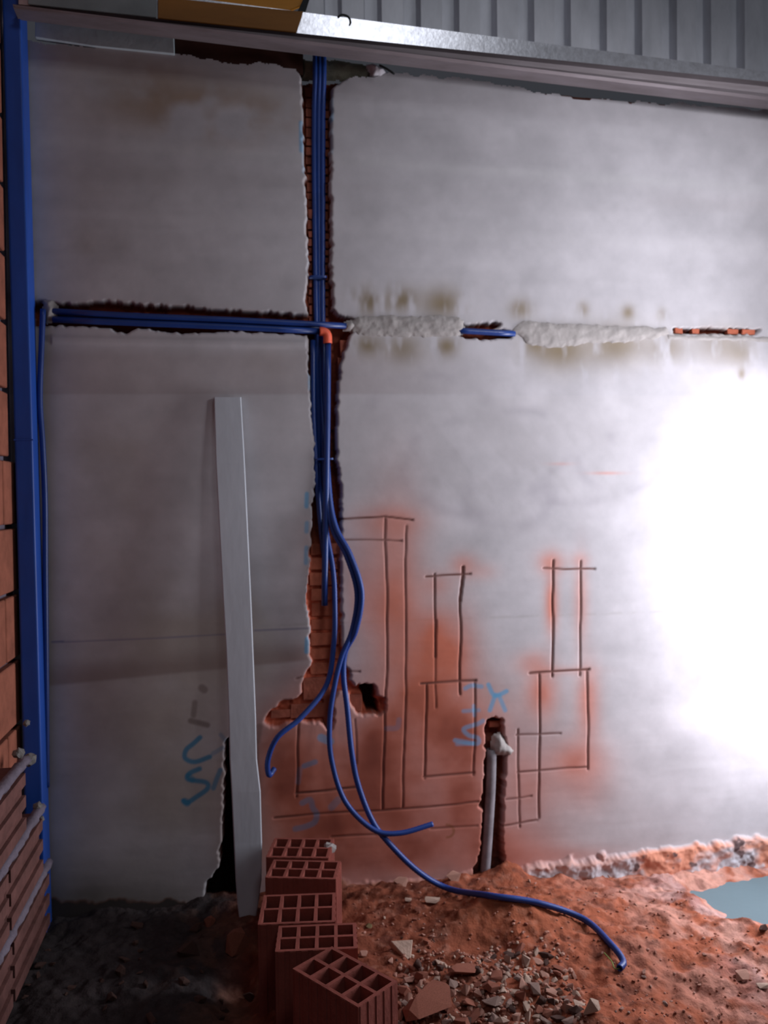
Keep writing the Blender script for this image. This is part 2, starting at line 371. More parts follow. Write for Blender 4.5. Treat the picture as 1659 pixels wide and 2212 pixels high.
# felt-marker writing
BL = (0.035,0.19,0.33); BL2 = (0.10,0.33,0.55)
marks = [([(432,1593),(418,1606),(402,1620),(400,1638),(421,1646),(453,1635)],4.5,.85,BL),([(460,1628),(480,1616)],4,.4,BL),([(477,1587),(487,1600)],4,.4,BL),
         ([(431,1661),(409,1671),(407,1684),(444,1690),(448,1704),(424,1722),(405,1734),(396,1730)],4.5,.85,BL),([(476,1664),(468,1683),(461,1703)],4.5,.7,BL),
         ([(400,1732),(404,1735)],7,.7,BL),([(407,1676),(415,1684)],6,.6,BL),
         ([(1055,1479),(1066,1501),(1080,1500),(1094,1493)],4,.75,BL2),([(1070,1501),(1058,1534)],4,.7,BL2),([(1078,1503),(1091,1534)],4,.65,BL2),
         ([(1005,1487),(1018,1481),(1040,1483)],4,.6,BL2),([(1001,1536),(1034,1534)],3.5,.5,BL2),([(1023,1525),(1025,1545)],3.5,.5,BL2),
         ([(1043,1557),(1031,1564),(1002,1574),(1012,1588),(1032,1594),(1031,1606),(1000,1602),(983,1599)],4,.55,BL2),([(987,1607),(1022,1606)],3.5,.4,BL2),
         ([(694,1594),(713,1602)],8,.6,BL2),([(657,1655),(681,1646)],5,.55,BL),([(648,1662),(644,1690)],5,.25,BL),
         ([(653,1735),(670,1728),(676,1746),(684,1758),(680,1776),(660,1786),(638,1791)],5.5,.45,BL),([(731,1728),(716,1744)],7,.35,BL),
         ([(862,1555),(858,1572),(836,1574)],5,.28,BL),
         ([(650,265),(651,325)],4,.6,BL2),([(714,196),(716,258)],4,.55,BL2),([(715,258),(716,330)],3,.25,BL2),([(655,330),(656,372)],3,.25,BL2),([(663,1067),(662,1094)],4,.75,BL2),
         ([(663,1130),(662,1148)],4,.6,BL2),([(662,1183),(661,1216)],4,.6,BL2),([(663,1380),(662,1408)],4,.75,BL2),([(669,800),(669,840)],3,.5,BL2)]
def smooth2(pts):
    if len(pts) < 3: return pts
    Q = [(2*pts[0][0]-pts[1][0], 2*pts[0][1]-pts[1][1])]+list(pts)+[(2*pts[-1][0]-pts[-2][0], 2*pts[-1][1]-pts[-2][1])]; o = []
    for i in range(1, len(Q)-2):
        for t in (0, .25, .5, .75):
            o.append(tuple(0.5*(2*Q[i][k]+(Q[i+1][k]-Q[i-1][k])*t+(2*Q[i-1][k]-5*Q[i][k]+4*Q[i+1][k]-Q[i+2][k])*t*t+(3*Q[i][k]-3*Q[i+1][k]+Q[i+2][k]-Q[i-1][k])*t**3) for k in (0, 1)))
    return o+[tuple(pts[-1])]
for pts, hw, s, c in marks: pts = smooth2(pts); blend(c, line_mask(PX, PY, pts, hw, 3)*s)
for pts, hw, s in (([(436,1486),(441,1490)],7,.5),([(421,1518),(418,1545)],5,.5),([(412,1557),(448,1566)],5,.6),([(560,1570),(556,1600)],6,.4),([(552,1600),(556,1690)],5,.35)):
    blend((0.10,0.065,0.055), line_mask(PX, PY, pts, hw, 4)*s)
a_ = np.abs(np.hypot(PX-965, (PY-1795)*1.1)-15); blend((0.25,0.10,0.04), 0.6*(1-sstep(1.5,4,a_))*(PX > 962))
# footing: pale cement and earth; open chases: brick with shade painted in
blend((0.50,0.50,0.54), foot*1.0)
blend((0.62,0.27,0.18), foot*sstep(0.40,0.58,fbm(XX*9, ZZ*14, 88, 4)))
blend((0.62,0.27,0.18), foot*0.75*np.exp(-((PY-edge)/14)**2))
blend((0.15,0.10,0.10), foot*sstep(0.68,0.74,fbm(XX*22, ZZ*22, 90, 3)))
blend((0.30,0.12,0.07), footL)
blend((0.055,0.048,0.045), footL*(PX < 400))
rim = np.clip(blur(void, 9)*2.2, 0, 1)*(1-vs)
blend((0.33,0.24,0.20), 0.55*rim*sstep(0.4,0.6,n4)*(PY < 1560))
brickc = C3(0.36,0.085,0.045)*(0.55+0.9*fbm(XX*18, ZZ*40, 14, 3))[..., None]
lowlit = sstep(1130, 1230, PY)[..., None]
brickc = brickc*(0.55+0.75*lowlit)  # light painted into the brick: dim in the upper chase, lit below
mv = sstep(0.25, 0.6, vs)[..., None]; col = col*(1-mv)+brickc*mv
blend((0.012,0.008,0.008), vs*(PX < 560)*(PY > 1590)); blend((0.03,0.010,0.008), blur(deephole, 1))  # shade inside the left slot and the deep hole, painted near black
blend((0.10,0.035,0.03), vs*(PX > 1000)*(PY > 1540)*0.8)  # shadow beside the drain pipe, painted into its slot
# top edge of the plaster
top = np.interp(PX, [0,60,150,300,380,440,520,560,600,640,655,700,760,850,1000,1060,1160,1250,1300,1500,1659,1900],
                    [84,86,96,106,118,124,138,133,141,148,166,166,166,158,168,176,196,213,216,224,238,256])
top = top + (fbm(XX*35, ZZ*35, 66, 3)-0.5)*14
keepv = PY > top
keep = keepv[:-1,:-1] & keepv[1:,1:]
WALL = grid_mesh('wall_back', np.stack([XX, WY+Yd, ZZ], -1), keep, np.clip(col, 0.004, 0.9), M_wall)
tag(WALL, 'grey plastered back wall with pipe channels cut into it', kind='structure')
bm = bmesh.new(); box(bm, x0, x1, WY+0.16, WY+0.24, -0.05, 2.70); bm_obj('brick_core', bm, M_core, WALL)
bm = bmesh.new()                                        # top of the wall behind the plaster edge
for i in range(60):
    X = x0+(x1-x0)*i/60; Xn = x0+(x1-x0)*(i+1)/60
    p = proj(X, WY, 2.8); t_ = np.interp(p[0], [0,655,1060,1659],[100,172,190,244])+random.uniform(2,8)-(30 if p[0] > 850 else 0)
    box(bm, X, Xn, WY+0.085, WY+0.16, -0.05, onY(p[0], t_).z)
bm_obj('wall_rim', bm, M_core, WALL)

# bricks showing inside the chases
def seen_brick(pxa, pxb, pya, pyb, y, mt, th=0.022):
    a = onY(pxa, pyb, y); b = onY(pxb, pya, y); bm = bmesh.new()
    box(bm, a.x, b.x, y, y+th, a.z, b.z); bevel(bm, 0.0015, 1)
    for v in bm.verts: v.co += Vector((random.uniform(-1,1), random.uniform(-1,1), random.uniform(-1,1)))*0.0012
    bm_obj('brick', bm, mt, WALL)
y_ = 190
while y_ < 690:
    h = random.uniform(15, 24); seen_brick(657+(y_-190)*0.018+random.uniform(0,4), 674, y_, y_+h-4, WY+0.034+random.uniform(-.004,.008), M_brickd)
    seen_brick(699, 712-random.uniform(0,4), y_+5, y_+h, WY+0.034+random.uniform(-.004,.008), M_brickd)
    y_ += h
y_ = 1172
for h in (30, 32, 34, 32, 34, 30, 34, 30, 32):
    seen_brick(668+random.uniform(0,5), 733, y_+2, y_+h-3, WY+0.020+random.uniform(-.002,.004), M_brick); y_ += h
for a in ((585,640,1532,1552),(628,712,1518,1553),(655,712,1462,1512),(700,733,1500,1570),(755,782,1500,1538)):
    seen_brick(*a, WY+0.018, M_brickd)
for a in ((1459,1475,709,720),(1495,1511,710,721),(1572,1595,711,721),(1603,1631,712,722)): seen_brick(*a, WY+0.004, M_brick)
for a in ((735,752,735,770),(730,745,772,800),(718,733,600,630)): seen_brick(*a, WY+0.020, M_brickd)
seen_brick(1058, 1084, 1556, 1572, WY+0.022, M_brickd); seen_brick(428, 515, 1958, 1990, WY-0.015, M_brickd, 0.03)

# mortar blobs over the pipes, parts of the wall
def patch(name, poly, thick, mt, y=WY, seed=0, rough=5, cell=0.004, base=0.012):
    xs = [onY(px, py, y).x for px, py in poly]; zs = [onY(px, py, y).z for px, py in poly]
    gx = np.arange(min(xs)-0.02, max(xs)+0.02, cell); gz = np.arange(min(zs)-0.02, max(zs)+0.02, cell)
    A, B = np.meshgrid(gx, gz); p, q = proj(A, y, B)
    wx = p+(fbm(A*50, B*50, seed, 3)-0.5)*2*rough; wy = q+(fbm(A*50, B*50, seed+5, 3)-0.5)*2*rough
    m_ = inpoly(wx, wy, poly); d = seg_dist(wx, wy, poly+[poly[0]]); d = np.where(m_, d, -d)
    t = sstep(-3, 14, d)
    Y = y + base*(1-sstep(-4, 3, d)) - thick*t*(0.55+0.9*fbm(A*35, B*35, seed+9, 4)) 
    k = (d > -5); k = k[:-1,:-1] & k[1:,1:]
    return grid_mesh(name, np.stack([A, Y, B], -1), k, None, mt, WALL)
patch('mortar_patch', [(750,703),(760,692),(773,684),(841,680),(904,682),(993,682),(1006,695),(1002,712),(984,729),(904,731),(820,729),(769,724)], 0.010, M_mortar, seed=3)
patch('mortar_patch', [(1105,716),(1112,706),(1131,691),(1190,697),(1254,699),(1340,704),(1440,706),(1450,725),(1380,738),(1278,742),(1222,752),(1171,752),(1135,743),(1125,730)], 0.008, M_mortar, seed=5)
patch('mortar_patch', [(1440,722),(1540,724),(1640,726),(1700,730),(1700,742),(1600,738),(1500,737),(1440,735)], 0.006, M_mortar, seed=7, rough=3)
patch('mortar_patch', [(655,128),(672,130),(700,128),(760,135),(800,142),(815,150),(822,163),(800,166),(760,164),(740,168),(655,166)], 0.010, mat('olive_mortar',(0.20,0.19,0.14),.95,.2,20,.8,80), y=WY+0.022, seed=11, rough=3)
patch('mortar_patch', [(795,138),(815,140),(830,148),(835,158),(822,166),(806,164),(800,152)], 0.022, M_mortarw, seed=12, rough=3)
patch('mortar_patch', [(1070,1592),(1082,1588),(1095,1606),(1112,1620),(1104,1632),(1086,1632),(1068,1628),(1064,1610)], 0.014, M_mortar, seed=13, rough=3)
patch('mortar_patch', [(92,648),(112,646),(122,664),(118,690),(100,694),(96,672)], 0.016, M_mortar, seed=14, rough=3)
patch('mortar_patch', [(744,700),(760,694),(768,704),(758,712),(746,710)], 0.012, M_mortar, y=WY-0.008, seed=15, rough=2)

# ------------------------------------------------------------------ other walls, floor
bm = bmesh.new(); box(bm, -3.0, 4.0, -3.0, 4.0, -0.12, 0.0)
FLOOR = bm_obj('floor', bm, M_floor); tag(FLOOR, 'smooth pale blue grey screed floor', kind='structure')
bm = bmesh.new()
box(bm, 2.12, 2.26, -1.2, 2.02, 0, 2.45); box(bm, 2.12, 2.26, 2.60, 2.649, 0, 2.45); box(bm, 2.12, 2.26, 2.02, 2.60, 1.85, 2.45); box(bm, 2.12, 2.26, 2.02, 2.60, 0, 0.45)
tag(bm_obj('wall_right', bm, M_right), 'grey right wall with a doorway next to the back wall', kind='structure')

LEFTX = -0.662
bm = bmesh.new(); box(bm, -0.86, LEFTX-0.022, 0.6, 2.80, 0, 2.95)
WL = bm_obj('wall_left', bm, M_lilac); tag(WL, 'bare hollow clay brick wall on the left', kind='structure')
me_cache = {}
def course_brick(z, y0, y1, h=0.185, face=LEFTX, ribs=0, mt=M_lbrick):
    bm = bmesh.new(); box(bm, face-0.03, face, y0, y1, z, z+h)
    bevel(bm, 0.003, 1)
    if ribs:
        for k in range(ribs):
            zc = z+h*(k+0.5)/ribs
            vs_ = box(bm, face-0.004, face+0.010, y0+0.002, y1-0.002, zc-h/ribs*0.24, zc+h/ribs*0.24)
    return bm_obj('brick', bm, mt, WL)
zc = onX(8, 1140, LEFTX).z
k = -6
while zc+k*0.2 < 2.9:
    z = zc+k*0.2
    if z > 0.38:
        ys = 2.64 if z < 1.3 else 2.556
        off = 0.0 if k % 2 else 0.13
        while ys > 1.2:
            L_ = 0.28 if ys < 2.54 else 0.28-off; course_brick(z+0.008, ys-L_, ys-0.012); ys -= L_
    k += 1
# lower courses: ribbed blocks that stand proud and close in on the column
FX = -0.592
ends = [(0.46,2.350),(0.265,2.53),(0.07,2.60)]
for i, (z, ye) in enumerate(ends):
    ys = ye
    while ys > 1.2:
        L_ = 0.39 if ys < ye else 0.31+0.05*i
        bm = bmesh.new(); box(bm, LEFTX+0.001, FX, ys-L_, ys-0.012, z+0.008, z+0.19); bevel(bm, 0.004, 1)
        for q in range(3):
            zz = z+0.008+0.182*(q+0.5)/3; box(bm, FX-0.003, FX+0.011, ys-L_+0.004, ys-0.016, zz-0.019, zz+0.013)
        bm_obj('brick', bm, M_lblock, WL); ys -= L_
    # mortar squeezed out between the courses
    n_ = 60; V = []; F = []
    for j in range(n_):
        yy = 1.2+(ye+0.012-1.2)*j/(n_-1); rr = 0.010+0.006*random.random()
        for t in range(6):
            a = math.pi*2*t/6; V.append((FX+0.002+rr*math.cos(a)*1.3, yy, z+0.198+rr*math.sin(a)))
    for j in range(n_-1):
        for t in range(6): t2 = (t+1) % 6; F.append((j*6+t, j*6+t2, j*6+6+t2, j*6+6+t))
    F.append(tuple(range(6))); F.append(tuple((n_-1)*6+t for t in range(6)))
    mesh_obj('mortar_joint', V, F, M_lilac, WL, True)
def lump(name, loc, r, mt, parent=None, seed=0, sq=(1,1,1), sub=2):
    bm = bmesh.new(); bmesh.ops.create_icosphere(bm, subdivisions=sub, radius=1)
    rn = random.Random(seed); 
    for v in bm.verts:
        k = 1+rn.uniform(-0.22, 0.22); v.co = Vector((v.co.x*r*sq[0]*k, v.co.y*r*sq[1]*k, v.co.z*r*sq[2]*k))
    o = bm_obj(name, bm, mt, parent, False); o.location = loc; return o
for (px, py, y, r) in ((58,1562,2.44,.012),(62,1640,2.45,.024),(82,1742,2.58,.016),(88,1770,2.60,.014),(40,1628,2.33,.018)):
    lump('mortar_lump', onX(px, py, FX+0.002), r*0.8, M_lump, WL, int(px))

# ------------------------------------------------------------------ ground of earth and rubble
wedge_px = [(1492,1930),(1560,1912),(1659,1893),(1900,1840),(1900,2110),(1659,2018),(1622,2008),(1598,2004),(1574,1992),(1568,1972),(1545,1962),(1518,1944)]
wedge = [(onZ(px, py, 0.0).x, onZ(px, py, 0.0).y) for px, py in wedge_px]
def gh(X, Y):
    X = np.asarray(X, float); Y = np.asarray(Y, float); shp = X.shape; X = X.ravel(); Y = Y.ravel()
    wall = np.interp(X, [-0.7,0.0,0.15,0.85,1.15,1.5,2.6],[0.080,0.085,0.100,0.072,0.036,0.018,0.01])
    h = wall + 0.035*np.exp(-((Y-2.25)/0.28)**2)*sstep(0.1,0.5,X)
    h += 0.055*np.exp(-((X-0.80)/0.16)**2-((Y-2.33)/0.10)**2) + 0.045*np.exp(-((X-1.55)/0.3)**2-((Y-2.0)/0.25)**2)
    h += 0.05*np.exp(-((X-0.89)/0.06)**2-((Y-2.63)/0.05)**2)
    h -= 0.035*np.exp(-((X-0.62)/0.12)**2-((Y-2.19)/0.07)**2)
    h -= 0.05*np.exp(-((X+0.02)/0.08)**2-((Y-2.15)/0.22)**2)
    h += 0.045*(fbm(X*7, Y*7, 101, 3)-0.5) + 0.028*(fbm(X*22, Y*22, 102, 3)-0.5) + 0.010*(fbm(X*75, Y*75, 103, 2)-0.5)
    h = np.maximum(h, 0.012)
    xw = X+(fbm(X*25, Y*25, 120, 2)-0.5)*0.03; yw = Y+(fbm(X*25, Y*25, 121, 2)-0.5)*0.03
    d = seg_dist(xw, yw, wedge+[wedge[0]]); d = np.where(inpoly(xw, yw, wedge), -d, d)
    k = sstep(-0.004, 0.10, d); h = h*k-0.03*(1-sstep(-0.012, 0.004, d))
    return h.reshape(shp)
def ghs(x, y): return float(gh(np.array([x]), np.array([y]))[0])
def onG(px, py, lift=0.0):
    z = 0.06
    for _ in range(12):
        p = onZ(px, py, z+lift); y = min(p.y, 2.64); z = 0.5*z+0.5*ghs(p.x, y)
    return onZ(px, py, z+lift)
gx = np.arange(-0.75, 2.118, 0.0065); gy = np.arange(1.15, 2.672, 0.0065)
GX, GY = np.meshgrid(gx, gy); GZ = gh(GX, GY)
gc = np.ones(GX.shape+(3,))*C3(0.33,0.100,0.054)
def gblend(c, m):
    global gc
    m = np.clip(m, 0, 1)[..., None]; gc = gc*(1-m)+np.asarray(c)*m
g1 = fbm(GX*5, GY*5, 201, 4); g2 = fbm(GX*16, GY*16, 202, 4); g3 = fbm(GX*50, GY*50, 203, 3)
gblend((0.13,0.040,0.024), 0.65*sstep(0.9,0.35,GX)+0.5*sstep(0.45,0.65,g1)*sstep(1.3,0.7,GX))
gblend((0.56,0.31,0.25), 0.85*sstep(0.9,1.5,GX)*sstep(0.35,0.6,g2)); gblend((0.36,0.27,0.28), 0.6*sstep(1.1,1.6,GX)*sstep(0.5,0.65,fbm(GX*9,GY*9,210,4)))
gblend((0.42,0.21,0.15), 0.35*sstep(0.62,0.74,g3)); gblend((0.11,0.04,0.03), 0.55*sstep(0.62,0.72,fbm(GX*30,GY*30,205,3)))
gblend((0.32,0.10,0.045), 0.5*np.exp(-((GX-0.80)/0.2)**2-((GY-2.35)/0.14)**2))
gblend((0.035,0.034,0.036), 0.94*sstep(0.06,-0.12,GX+0.10*(g2-0.5))); gblend((0.13,0.07,0.05), 0.5*sstep(-0.30,-0.05,GX)*sstep(0.1,0.0,GX)*sstep(0.5,0.6,g2))  # left end near black: shade painted into the earth colour
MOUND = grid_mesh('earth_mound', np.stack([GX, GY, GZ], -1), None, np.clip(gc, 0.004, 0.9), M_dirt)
tag(MOUND, 'heap of orange earth and brick dust along the foot of the back wall', 'earth', kind='stuff')

# ------------------------------------------------------------------ steel column, beam, sheets, boards
def prism8(bot, topv):
    bm = bmesh.new(); a = [bm.verts.new(v) for v in bot]; b = [bm.verts.new(v) for v in topv]; n = len(a)
    bm.faces.new(list(reversed(a))); bm.faces.new(b)
    for i in range(n): bm.faces.new((a[i], a[(i+1) % n], b[(i+1) % n], b[i]))
    return bm
def colcs(zt, xl, xr, yf, yb): return [Vector((xl,yf,zt)), Vector((xr,yf,zt)), Vector((xr,yb,zt)), Vector((xl,yb,zt))]
yf = 2.565; yb = 2.644
xl_t = onY(6, 60, yf).x; xr_t = onY(46, 60, yf).x; xl_b = onY(50, 1650, yf).x; xr_b = onY(90, 1650, yf).x
zt_, zb_ = onY(30, 60, yf).z, onY(70, 1650, yf).z
def lerpz(a, b, z): return a+(b-a)*(z-zb_)/(zt_-zb_)
zz0, zz1 = 0.05, 3.05
bm = prism8(colcs(zz0, lerpz(xl_b,xl_t,zz0), lerpz(xr_b,xr_t,zz0), yf, yb), colcs(zz1, lerpz(xl_b,xl_t,zz1), lerpz(xr_b,xr_t,zz1), yf, yb))
bevel(bm, 0.006, 3)
shaft = bm_obj('shaft', bm, M_blue, None, False)
tag_col = lambda o: tag(o, 'blue painted square steel column in the left corner', 'column')
p = onY(40, 950, yf-0.002)
bm = bmesh.new(); box(bm, lerpz(xl_b,xl_t,p.z)-0.001, lerpz(xr_b,xr_t,p.z)+0.001, yf-0.002, yb-0.01, p.z-0.002, p.z+0.002)
tag_col(assemble('steel_column', (-0.64, 2.6, 0.05), [shaft, bm_obj('weld_seam', bm, M_blue)]))

# galvanised beam: folded profile lofted from left to right
def bsec(px, ya, yb2, yc, yd):
    A = onY(px, ya, 2.530); B = onY(px, yb2, 2.530); C = onY(px, yc, 2.512); K = onY(px, yd, 2.570)
    E = Vector((K.x, 2.518, K.z+0.002)); mid = (C*0.5+E*0.5); D = Vector((E.x, 2.508, E.z+0.006))
    G1 = (B*0.6+C*0.4); G1.y = 2.548
    return [Vector((A.x, 2.59, A.z)), A, B, G1, C, Vector((mid.x, 2.514, mid.z)), D, E, K, K+Vector((0,0.003,0.010)), Vector((E.x, 2.53, E.z+0.012))]
secs = [bsec(q, -58+0.1285*q, 5+0.1035*q, 11+0.1065*q, 38+0.1215*q-0.0000012*q*q) for q in (40,400,700,1000,1300,1600,1850)]
V = [v for s in secs for v in s]; n_ = len(secs[0]); F = []; 
for i in range(len(secs)-1):
    for j in range(n_-1): F.append((i*n_+j, i*n_+j+1, (i+1)*n_+j+1, (i+1)*n_+j))
BEAM = bpy.data.objects.new('steel_beam', None); COL.objects.link(BEAM); BEAM.location = (0.6, 2.52, 2.7)
def beam_part(name, js, mt):
    used = sorted({k for j in js for k in (j, j+1)}); pos = {k: i for i, k in enumerate(used)}
    V2 = [s[k]-BEAM.location for s in secs for k in used]; n2 = len(used); F2 = []
    for i in range(len(secs)-1):
        for j in js: F2.append((i*n2+pos[j], i*n2+pos[j+1], (i+1)*n2+pos[j+1], (i+1)*n2+pos[j]))
    o = mesh_obj(name, V2, F2, mt, BEAM); sm = o.modifiers.new('thickness', 'SOLIDIFY'); sm.thickness = 0.003; sm.offset = -1
    return o
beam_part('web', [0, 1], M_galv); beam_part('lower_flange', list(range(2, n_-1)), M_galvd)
tag(BEAM, 'folded galvanised steel beam running across the top of the back wall', 'beam')

def board(name, quad, y, th, mt, label, cat):
    a = [onY(px, py, y) for px, py in quad]; b = [v+Vector((0, th, 0)) for v in a]
    bm = prism8(a, b); bevel(bm, 0.0015, 1); o = bm_obj(name, bm, mt)
    return tag(o, label, cat)
board('web_sheen', [(60,-30),(338,-8),(338,38),(60,9)], 2.520, 0.004, M_gsheen, 'dull grey flashing strip on the beam beside the blue column', 'sheen')  # dull end of the web's reflection, painted as its own strip
board('board_or_strip', [(341,-8),(640,24),(655,24),(640,70),(341,39)], 2.519, 0.006, M_ochre, 'dull ochre strip painted as the yellow reflection on the beam face', 'board')  # yellow board's reflection in the web, painted as a matte strip
board('board_or_strip', [(330,-70),(670,-30),(650,12),(625,22),(560,16),(330,-8)], 2.60, 0.012, M_yellow, 'bright yellow board standing above the beam at the top edge', 'board')
board('foam_strip', [(76,47),(375,79),(377,116),(200,98),(76,80)], 2.640, 0.02, M_strip, 'pale grey foam strip under the beam near the blue column', 'strip')
board('board_or_strip', [(377,76),(655,105),(655,162),(560,150),(378,130)], 2.663, 0.02, M_brown, 'dark brown strip filling the gap under the beam', 'board')  # dark brown strip in the gap between beam and wall top
board('edge_trim', [(632,48),(672,-40),(680,-40),(657,34),(648,58)], 2.59, 0.010, M_wire, 'dark slanted edge strip left of the corrugated sheet', 'trim')

# corrugated sheet: upright, behind the beam; two lapped courses
def corr(name, xa, xb, za, zb, y, mt, parent=None):
    prof = [(0,0),(0.066,0),(0.074,0.042),(0.112,0.042),(0.120,0)]
    pitch = 0.146; xs = []; k = 0
    while xa+k*pitch < xb:
        for dx, dy in prof[:-1]: xs.append((xa+k*pitch+dx*pitch/0.120, y+dy))
        k += 1
    V = []; F = []
    rows = [za, (za*2+zb)/3, (za+2*zb)/3, zb]
    for z in rows: V += [(x, yy, z) for x, yy in xs]
    n = len(xs)
    for r in range(3):
        for i in range(n-1): F.append((r*n+i, r*n+i+1, (r+1)*n+i+1, (r+1)*n+i))
    o = mesh_obj(name, V, F, mt, parent); s = o.modifiers.new('t', 'SOLIDIFY'); s.thickness = 0.0015; return o
ys_ = 2.93
xa = onY(878, 20, ys_).x-0.092-0.146*2
SH = corr('corrugated_sheet', xa, 3.4, onY(1450, 145, ys_).z, 4.3, ys_, M_sheet)
tag(SH, 'grey zinc trapezoidal sheet standing upright behind the beam', 'sheet')

W1 = tube('bent_wire', [onY(752,62,2.535), onY(757,48,2.53), onY(752,36,2.53), onY(738,32,2.53), onY(730,38,2.53)], 0.0035, M_wire, solid=True, n=6)
tag(W1, 'bent dark wire hooked over the bright part of the beam', 'wire')
W2 = tube('bent_wire', [onY(820,141,2.60), onY(836,149,2.58), onY(852,160,2.57)], 0.0035, M_wire, solid=True, n=6)
tag(W2, 'short straight dark wire poking out below the beam', 'wire')

# ------------------------------------------------------------------ conduits
def P(l, y):
    if l[0][1] == 118: l = [(*l[0], WY-0.008), (l[0][0], 165, WY-0.004), (l[1][0], 240, WY+0.022)]+l[1:]
    return [onY(a[0], a[1], a[2] if len(a) > 2 else y) for a in l]
yc_ = WY+0.032
A = tube('flexible_conduit', P([(681,118),(679,400),(683,700),(687,900),(692,1050),(705,1150,WY+.012),(719,1230,WY-0.01),(723,1300,WY-.02),(721,1390,WY-0.03),(705,1480,WY-0.04),(650,1550,WY-0.08),(600,1592,WY-0.10),(579,1640,WY-0.09),(581,1674,WY-0.07),(593,1660,WY-0.05)], yc_), 0.0085, M_hose, step=0.005, ridges=0.045)
tag(A, 'blue flexible conduit hanging from the wall slot and ending in a small hook', 'conduit')
B = tube('flexible_conduit', P([(690,118),(688,400),(690,700),(696,900),(704,1060,WY),(718,1140,WY-0.02),(748,1200,WY-0.05),(771,1280,WY-0.06),(761,1360,WY-0.05),(738,1418,WY-0.045),(722,1485,WY-0.05),(712,1560,WY-0.06),(716,1640,WY-0.07),(745,1730,WY-0.09),(805,1791,WY-0.12),(862,1800,WY-0.13),(935,1780,WY-0.12)], yc_+0.004), 0.0085, M_hose, step=0.005, ridges=0.045)
tag(B, 'blue flexible conduit whose free end curls up to the right above the earth', 'conduit')
Cp = P([(699,118),(697,400),(697,700),(703,900),(711,1060,WY),(725,1138,WY-0.03),(757,1200,WY-0.06),(781,1280,WY-0.075),(769,1360,WY-0.06),(746,1408,WY-0.03),(742,1460,WY-0.03),(750,1530,WY-0.05),(759,1620,WY-0.07),(772,1690,WY-0.08),(800,1765,WY-0.10),(832,1812,WY-0.12),(900,1880,WY-0.14)], yc_)
for q in ((970,1920),(1060,1935),(1160,1950),(1260,1985),(1320,2040),(1346,2076),(1338,2092)): Cp.append(onG(q[0], q[1], 0.012))
CT = tube('hose', Cp, 0.0092, M_hose, step=0.005, ridges=0.045)
tag_cc = lambda o: tag(o, 'long blue flexible conduit trailing down and right over the earth heap', 'conduit')
e = onG(1338, 2092, 0.010)
cord = tube('pull_cord', [e, e+Vector((-0.015,0.0,0.002)), onG(1322,2078,0.012), onG(1305,2058,0.012)], 0.0016, M_green, None, solid=True, n=6)
tag_cc(assemble('flexible_conduit', e, [CT, cord]))

D_ = tube('pipe', P([(708,738),(707,900),(703,1150,WY-0.008),(701,1308,WY-0.012)], WY-0.002), 0.0105, M_pipe, step=0.1)
tag_d = lambda o: tag(o, 'straight blue rigid conduit dropping from the orange elbow in the slot', 'conduit')
el = tube('elbow', P([(690,716),(700,717),(707,724),(708,742)], WY-0.006), 0.0145, M_orange, None, step=0.004, n=16)
tag_d(assemble('rigid_conduit', onY(705, 1308, WY-0.01), [D_, el]))
E_ = tube('rigid_conduit', P([(112,672),(300,683),(500,691),(748,704)], WY-0.002), 0.0095, M_pipe, step=0.1)
tag(E_, 'upper blue conduit of the horizontal run to the left of the crossing', 'conduit')
F_ = tube('rigid_conduit', P([(114,690),(300,698),(500,706),(694,716)], WY+0.000), 0.0100, M_pipe, step=0.1)
tag(F_, 'lowest blue conduit of the horizontal run, ending in the orange elbow', 'conduit')
G_ = tube('rigid_conduit', P([(112,681),(300,690),(500,698),(690,706)], WY+0.019), 0.0095, M_pipe, step=0.1)
tag(G_, 'middle blue conduit set back behind the other two of the horizontal run', 'conduit')
H_ = tube('rigid_conduit', P([(985,714),(1040,717),(1112,721)], WY+0.004), 0.0100, M_pipe, step=0.1)
tag(H_, 'short bright blue piece of conduit showing between two mortar patches', 'conduit')
I_ = tube('rigid_conduit', P([(93,668),(90,740),(86,860),(92,960),(97,1080),(98,1250),(100,1500),(101,1700)], WY-0.018), 0.0085, M_pipe, step=0.02)
tag(I_, 'thin blue conduit hanging down the corner beside the steel column', 'conduit')
J_ = tube('rigid_conduit', P([(676,735),(677,900),(684,1030),(694,1150),(700,1200)], WY+0.02), 0.0085, M_pipe, step=0.05)
tag(J_, 'dark blue conduit at the left edge of the slot below the crossing', 'conduit')

def tie(px, py, half, label, y):
    c = onY(px, py, y); w_ = half; d = 0.014; pts = []
    for k in range(25):
        a = 2*math.pi*k/24; pts.append((c.x+w_*math.copysign(abs(math.cos(a))**0.5, math.cos(a)), c.y+d*math.copysign(abs(math.sin(a))**0.7, math.sin(a))-0.004, c.z+0.001*math.cos(a)))
    V = []; F = []
    for q in pts: V += [(q[0], q[1], q[2]-0.0030), (q[0], q[1], q[2]+0.0030)]
    for k in range(24): F.append((2*k, 2*k+2, 2*k+3, 2*k+1))
    o = mesh_obj('cable_tie', V, F, M_pipe); s = o.modifiers.new('t', 'SOLIDIFY'); s.thickness = 0.002
    tag(o, label, 'cable tie')
tie(686, 600, 0.030, 'blue tie around the conduits above the horizontal run', WY+0.014)
tie(700, 992, 0.030, 'blue tie around the conduits below the orange elbow', WY+0.008)

GP = tube('drain_pipe', P([(1062,1618),(1060,1700),(1054,1800),(1047,1895)], WY+0.014), 0.017, M_gpipe, step=0.03, n=20)
tag(GP, 'dusty grey drain pipe standing in the short right hand slot', 'pipe')

